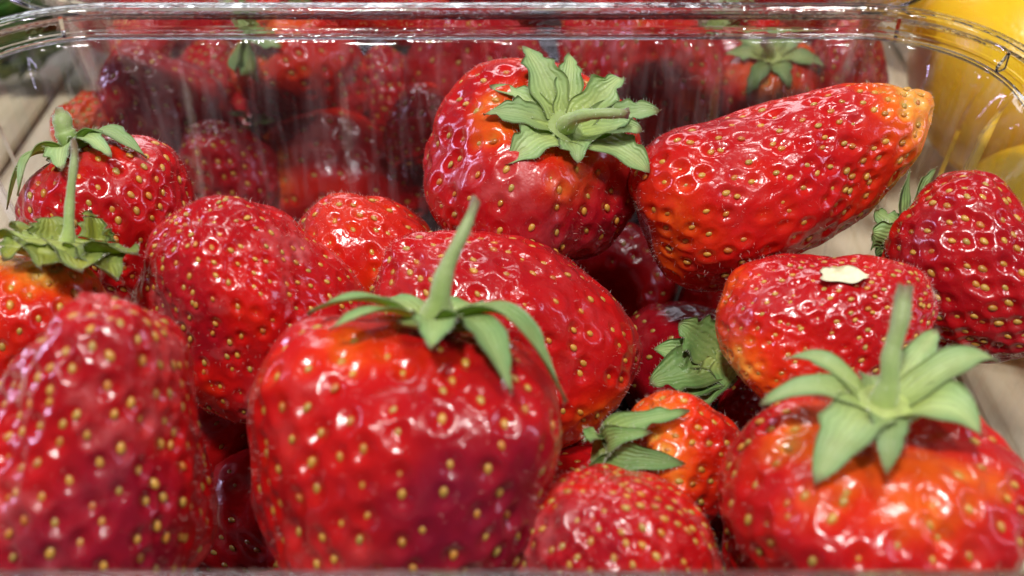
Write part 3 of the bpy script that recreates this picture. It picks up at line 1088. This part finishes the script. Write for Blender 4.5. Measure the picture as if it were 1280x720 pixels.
LOW_NAMES = [(-3.76, 11.02, 2.05, 'shadowed strawberry filling the gap between the two large front ones'),
             (2.10, 17.23, 1.91, 'dark strawberry deep in the gap under the round one and the pointed one'),
             (3.02, 14.85, 1.90, 'dark strawberry in the gap, just behind the flat ragged green leaves'),
             (4.19, 16.66, 1.88, 'dark strawberry under the pointed one, left of the one with the petal scrap'),
             (-5.21, 12.89, 1.95, 'dark strawberry under the scuffed one, left of the front one with the tall stem'),
             (4.36, 13.71, 1.72, 'strawberry showing as a sliver between the small one and the petal one'),
             (0.88, 11.27, 2.05, 'strawberry showing as a sliver beside the calyx of the small one in the dip'),
             (3.45, 11.20, 2.05, 'strawberry showing as a sliver between the bruised one and the front right one'),
             (0.95, 12.86, 1.60, 'strawberry just showing under the pale patch of the middle one'),
             (-3.74, 8.66, 2.05, 'lowest strawberry between the two large front ones, behind the front lip')]
BACK_NAMES = [(-1.84, 20.68, 3.53, 'dark strawberry behind the wall, touching the left edge of the round one'),
              (-8.72, 24.09, 3.89, 'strawberry high behind the rim, above the dark red one at the back left corner'),
              (-2.41, 24.49, 4.59, 'strawberry high behind the wall and rim, right of the leafy one'),
              (5.72, 24.94, 3.15, 'strawberry behind the rim, right above the one with its green top turned out'),
              (2.03, 24.46, 3.79, 'strawberry behind the rim, straight above the calyx of the round one'),
              (-7.55, 24.53, 2.89, 'strawberry high behind the wall, left of the hanging leafy top'),
              (-5.86, 24.19, 4.41, 'strawberry showing as a sliver behind the rim, right above the leafy one'),
              (-5.67, 23.27, 2.05, 'strawberry showing as a sliver behind the wall, between orange sided and leafy ones')]


def free_radius(c, r, keep=0.12):
    dmin = 9.0
    for _, cb, vb in BERRIES:
        if np.linalg.norm(cb - c) < 5.5:
            w = vb[::11] - c
            k = (w * w).sum(1).argmin()
            g = np.linalg.norm(w[k])
            if np.linalg.norm(c - cb) < np.linalg.norm(vb[::11][k] - cb):
                return 0.0                       # inside another berry
            dmin = min(dmin, g)
    return min(r, dmin + keep)


def fill(label, group, spots, r, seed, rmin=0.75, names=None):
    rg = np.random.default_rng(seed)
    n = 0
    for (x, y, z) in spots:
        c = np.array([x + rg.uniform(-0.25, 0.25), y + rg.uniform(-0.2, 0.2), z])
        if group == LOW and 0.6 < c[0] < 5.2 and c[1] > 12.2 and z > 1.915:
            continue
        rr = free_radius(c, r * rg.uniform(0.9, 1.1))
        if rr < rmin:
            continue
        px, py, d = [float(q[0]) for q in proj(c[None])]
        h = rr / d * FPX
        ax = nrm(rg.normal(0, 1, 3))
        named = [l for (nx, ny, nz, l) in names or () if (nx - c[0]) ** 2 + (ny - c[1]) ** 2 + 0.3 * (nz - c[2]) ** 2 < 0.45]
        bz = berry(named[0] if named else label, (px - h, px + h, py - h, py + h), d, tuple(ax), dict(seed=seed * 50 + n, lump=0.04, taper=0.4), 120, pale=0.25, palew=0.2,
                   ripe=rg.uniform(0.66, 0.92) + (0.25 if z < 1.92 else 0), pits=0.09, pit=0.04, seedk=0.9, group=group, res=(96, 64), hair=0, detail=False)  # extra darkness of the lowest berries is painted shade for the gaps, not ripeness
        if rg.random() < (0.0 if group == LOW else 0.45):
            auto_calyx(bz, 6, 0.85, 0.4, 0.15, M_LEAFD, seed=seed * 50 + n)
        n += 1


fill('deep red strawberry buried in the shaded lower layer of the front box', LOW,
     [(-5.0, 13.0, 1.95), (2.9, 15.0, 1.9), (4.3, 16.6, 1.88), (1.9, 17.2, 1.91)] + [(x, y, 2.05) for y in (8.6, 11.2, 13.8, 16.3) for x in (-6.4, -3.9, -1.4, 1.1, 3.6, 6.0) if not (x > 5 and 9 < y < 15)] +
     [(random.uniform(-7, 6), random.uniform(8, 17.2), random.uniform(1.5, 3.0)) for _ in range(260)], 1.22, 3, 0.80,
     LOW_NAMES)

# dry petal scrap
tp = D_['cen']
scr_c = P(1055, 341, 15.62)


# ------------------------------------------------------------------ the box behind, its fruit
BK = 'strawberries in the box behind'


def back(label, bbox, depth, axis, seed, cal=True, n=150, calmat=None, L=1.0, stem=0.0, **kw):
    d = dict(pale=0.3, palew=0.25, ripe=0.74, pits=0.09, pit=0.045, scuff=0.6)
    d.update(kw)
    depth = depth * 1.035
    bz = berry(label, bbox, depth, axis, dict(seed=seed, lump=0.04, taper=0.4), n, group=BK, res=(150, 100), hair=0, detail=False, **d)
    if cal:
        auto_calyx(bz, 7, L, 0.42, 0.15, calmat or M_LEAF, stem, seed=seed)
    return bz


bk = back('red strawberry low behind the back wall, orange down its left side', (318, 545, 128, 300), 24.0, (-0.75, 0.20, 0.25), 31, False, ripe=0.70, pale=0.5, palew=0.2, dk=0.75)
calyx(bk, [(284, 140, 0.3, 0.4, 0.1), (300, 190, 0.5, 0.45, 0.15), (330, 205, 0.6, 0.4, 0.2), (345, 150, 0.5, 0.4, 0.2), (310, 225, 0.2, 0.4, 0.1)],
      stem=[(305, 165, 0.5), (292, 158, 0.6), (285, 178, 0.6)], centre=(316, 166, 0.55), hairs=0)
bk = back('orange red strawberry behind the back wall with a leafy top on its left', (285, 470, 8, 150), 23.6, (-0.75, 0.45, 0.45), 32, False, ripe=0.55)
calyx(bk, [(286, 15, 0.2, 0.5, 0.1), (295, 92, 0.5, 0.6, 0.1), (325, 105, 0.6, 0.6, 0.1), (352, 60, 0.5, 0.5, 0.2), (340, 12, 0.2, 0.55, 0.2), (300, -10, 0, 0.5, 0.1)],
      stem=[(300, 30, 0.5), (290, 10, 0.5), (280, 2, 0.4)], centre=(312, 42, 0.5), hairs=0)
back('orange red strawberry behind the wall, above and right of the round one', (716, 905, 5, 190), 23.4, (0.1, -0.5, -0.8), 33, ripe=0.55, cal=False)
back('dark strawberry behind the wall, between the leafy one and the round one', (490, 705, 10, 200), 24.4, (0.1, -0.3, -0.8), 34, ripe=0.80, cal=False)
back('dark strawberry low behind the back wall, between the capped one and the orange sided one', (222, 350, 150, 300), 23.0, (0.3, -0.5, -0.7), 44, ripe=0.95, cal=False)
back('small dark strawberry behind the wall, between the leafy one and the dark one', (448, 540, 55, 190), 24.6, (0.3, -0.5, -0.7), 45, ripe=0.9, cal=False)
back('dark red strawberry behind the wall, above the back left corner', (120, 300, 55, 270), 23.4, (0.1, -0.3, -0.8), 35, ripe=0.92, cal=False)
back('strawberry behind the wall with its green top turned to the front', (890, 1030, 40, 190), 24.0, (-0.05, 0.55, 0.80), 36, ripe=0.62, L=1.05, calmat=M_LEAF, stem=0.5)
back('pinkish strawberry behind the wall near the right corner', (1000, 1110, 20, 190), 23.8, (0.4, -0.3, -0.8), 37, ripe=0.75, cal=False)
back('strawberry at the top edge behind the rim, left of the leafy one', (90, 290, -70, 80), 26.6, (-0.85, 0.45, 0.2), 38, ripe=0.72, L=1.3)
back('strawberry at the top edge behind the rim, above the leafy one', (330, 520, -90, 60), 27.2, (0.2, -0.4, -0.7), 39, ripe=0.62, cal=False)
back('strawberry at the top edge behind the rim, above the dark one', (505, 720, -95, 45), 27.6, (0.2, -0.4, -0.7), 40, ripe=0.78, cal=False)
back('strawberry at the top edge behind the rim, left of the yellow fruit', (905, 1110, -95, 55), 27.0, (0.2, -0.4, -0.7), 41, ripe=0.70, cal=False)
back('strawberry at the top edge behind the rim, above the orange red one', (715, 910, -100, 40), 27.4, (0.2, 0.5, -0.7), 43, ripe=0.68, cal=False)
back('small orange strawberry seen past the capped one in the corner', (62, 150, 112, 220), 22.3, (-0.5, -0.5, 0.3), 42, ripe=0.42, cal=False)


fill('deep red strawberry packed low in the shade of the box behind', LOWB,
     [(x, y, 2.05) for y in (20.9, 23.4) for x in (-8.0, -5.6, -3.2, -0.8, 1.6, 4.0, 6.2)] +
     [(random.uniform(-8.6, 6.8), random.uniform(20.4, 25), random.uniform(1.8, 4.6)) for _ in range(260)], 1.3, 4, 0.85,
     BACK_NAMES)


# yellow citrus to the right
def citrus(label, px, py, depth, r, seed):
    rng = np.random.default_rng(seed)
    c = P(px, py, depth)
    na, nb = 48, 72
    a = np.linspace(0, math.pi, na + 2)[1:-1]
    b = np.arange(nb) * 2 * math.pi / nb
    A, B = np.meshgrid(a, b, indexing='ij')
    d = np.stack([np.sin(A) * np.cos(B), np.sin(A) * np.sin(B), np.cos(A)], -1)
    k = r * (1 + 0.02 * Noise(1.2, 12, rng)(d))
    dent = 0.10 * np.exp(-(np.sin(A) / 0.22) ** 2) * r
    v = c + d * (k - dent)[..., None] * np.array([1, 1, 0.93])
    root = thing('yellow_citrus', label, 'citrus fruit', c - np.array([0, 0, r * 0.93]), 'yellow citrus fruit beside the boxes')
    v = v.reshape(-1, 3)
    v = np.concatenate([v, [c + [0, 0, r * 0.93 * 0.9], c - [0, 0, r * 0.93 * 0.9]]])
    f = [tuple(q[::-1]) for q in grid_faces(na, nb, True)][:]
    f = [q[::-1] for q in f]
    f += [(na * nb, k, (k + 1) % nb) for k in range(nb)] + [(na * nb + 1, (na - 1) * nb + (k + 1) % nb, (na - 1) * nb + k) for k in range(nb)]
    mesh_obj('peel', v, f, M_PEEL, root)
    vv, ff = tube([c + [0, 0, r * 0.80], c + [0, 0, r * 0.87], c + [0.01, 0, r * 0.90]], [0.18, 0.2, 0.12], 9)
    mesh_obj('stem_scar', vv, ff, M_STEM, root, True, {'along': np.full(len(vv), 0.5)})


citrus('bright yellow orange citrus fruit behind the right corner of the box', 1305, 85, 25.0, 3.0, 1)
citrus('pale orange citrus fruit low outside the right wall', 1322, 305, 21.5, 2.2, 2)
citrus('yellow citrus fruit at the top right edge behind the box of strawberries', 1215, -75, 30.0, 2.9, 3)

# lettuce leaves at the far left
lc = P(-10, -20, 30.0)
lc[2] = 0.62
let = thing('lettuce', 'dark leafy lettuce on the table beyond the back left corner', 'lettuce', lc)
rg = np.random.default_rng(3)
for k in range(16):
    g = rg.uniform(0, 6.28)
    d = np.array([math.cos(g), math.sin(g), 0])
    el = rg.uniform(0.3, 1.3)
    L = rg.uniform(3.2, 4.8)
    tip = lc + d * L * math.cos(el) + np.array([0, 0, 0.2 + L * math.sin(el)])
    b0 = lc + d * 0.3 + np.array([0, 0, 0.25])
    c1 = lc + d * L * 0.5 * math.cos(el * 0.6) + np.array([0, 0, 0.4 + L * 0.5 * math.sin(el)])
    v, f, at = sepal_mesh(b0, c1, tip, rg.uniform(2.2, 3.2), np.array([0, 0, 1.0]) - d * 0.8, 0.35, 0.10, 0.03, 24, 15, rg, 0.8)
    mesh_obj('leaf', v, f, M_LETTUCE, let, True, at)


def scrap():
    """cream petal scrap lying on the strawberry"""
    from mathutils.bvhtree import BVHTree
    vd = D_verts
    n, m = 14, 8
    pts = []
    for i in range(n):
        s = i / (n - 1)
        for j in range(m):
            t = j / (m - 1) * 2 - 1
            w = (0.5 + 0.5 * math.sin(math.pi * min(1, s * 1.15))) * (1 if s < 0.92 else 0.7)
            px = 1027 + s * 58 + 2 * math.sin(t * 5)
            py = 341 + 4 * s + t * 11 * w + 2.0 * math.sin(s * 9 + t)
            X, Y, Dp = D_proj
            k = np.argsort((X - px) ** 2 + (Y - py) ** 2 + np.where(Dp > D_mid + 1.2, 1e6, 0))[:12]
            p = P(px, py, Dp[k].min() - 0.035 - 0.13 * abs(t) ** 1.5 * (0.5 + 0.5 * math.sin(s * 7 + t)) - 0.02 * s)
            pts.append(p)
    up = pts
    v = np.array(up)
    v2 = v + FW * 0.02
    f = grid_faces(n, m, False)
    ring = [i * m for i in range(n)] + [(n - 1) * m + j for j in range(1, m)] + [i * m + m - 1 for i in range(n - 2, -1, -1)] + list(range(m - 2, 0, -1))
    k = n * m
    ed = [(ring[i], ring[i] + k, ring[(i + 1) % len(ring)] + k, ring[(i + 1) % len(ring)]) for i in range(len(ring))]
    o = mesh_obj('petal_scrap', np.concatenate([v, v2]), [tuple(q) for q in f] + [tuple(q[::-1] + k) for q in f] + ed, M_SCRAP)
    cc = np.mean([q.co[:] for q in o.data.vertices], axis=0)
    o.data.transform(Matrix.Translation(-Vector(cc)))
    o.location = cc
    o['label'] = 'curled scrap of dry cream petal stuck on top of a strawberry'
    o['category'] = 'petal'


D_verts = [b for b in BERRIES if 'cream petal' in b[0]][0][2]
D_proj = proj(D_verts)
D_mid = proj(D_verts.mean(0)[None])[2][0]
scrap()

import os
if os.environ.get('OVERLAP'):
    from mathutils.bvhtree import BVHTree
    for i in range(len(BERRIES)):
        for j in range(len(BERRIES)):
            if i == j:
                continue
            la, ca, va = BERRIES[i]
            lb, cb, vb = BERRIES[j]
            if np.linalg.norm(ca - cb) > 6:
                continue
            # star-shaped test: b's vertices against a's radius in the same direction
            s = vb[::37]
            d = nrm(s - ca)
            r = np.linalg.norm(s - ca, axis=1)
            da = nrm(va[::7] - ca)
            ra = np.linalg.norm(va[::7] - ca, axis=1)
            k = (d @ da.T).argmax(1)
            pen = ra[k] - r
            if pen.max() > 0.25:
                print('OVERLAP %.2f  %s | %s' % (pen.max(), la[:50], lb[:50]))
    for l, c, v in BERRIES:
        print('POS', l[:50], np.round(c, 1), 'x %.1f..%.1f y %.1f..%.1f z %.1f..%.1f' % (v[:, 0].min(), v[:, 0].max(), v[:, 1].min(), v[:, 1].max(), v[:, 2].min(), v[:, 2].max()))
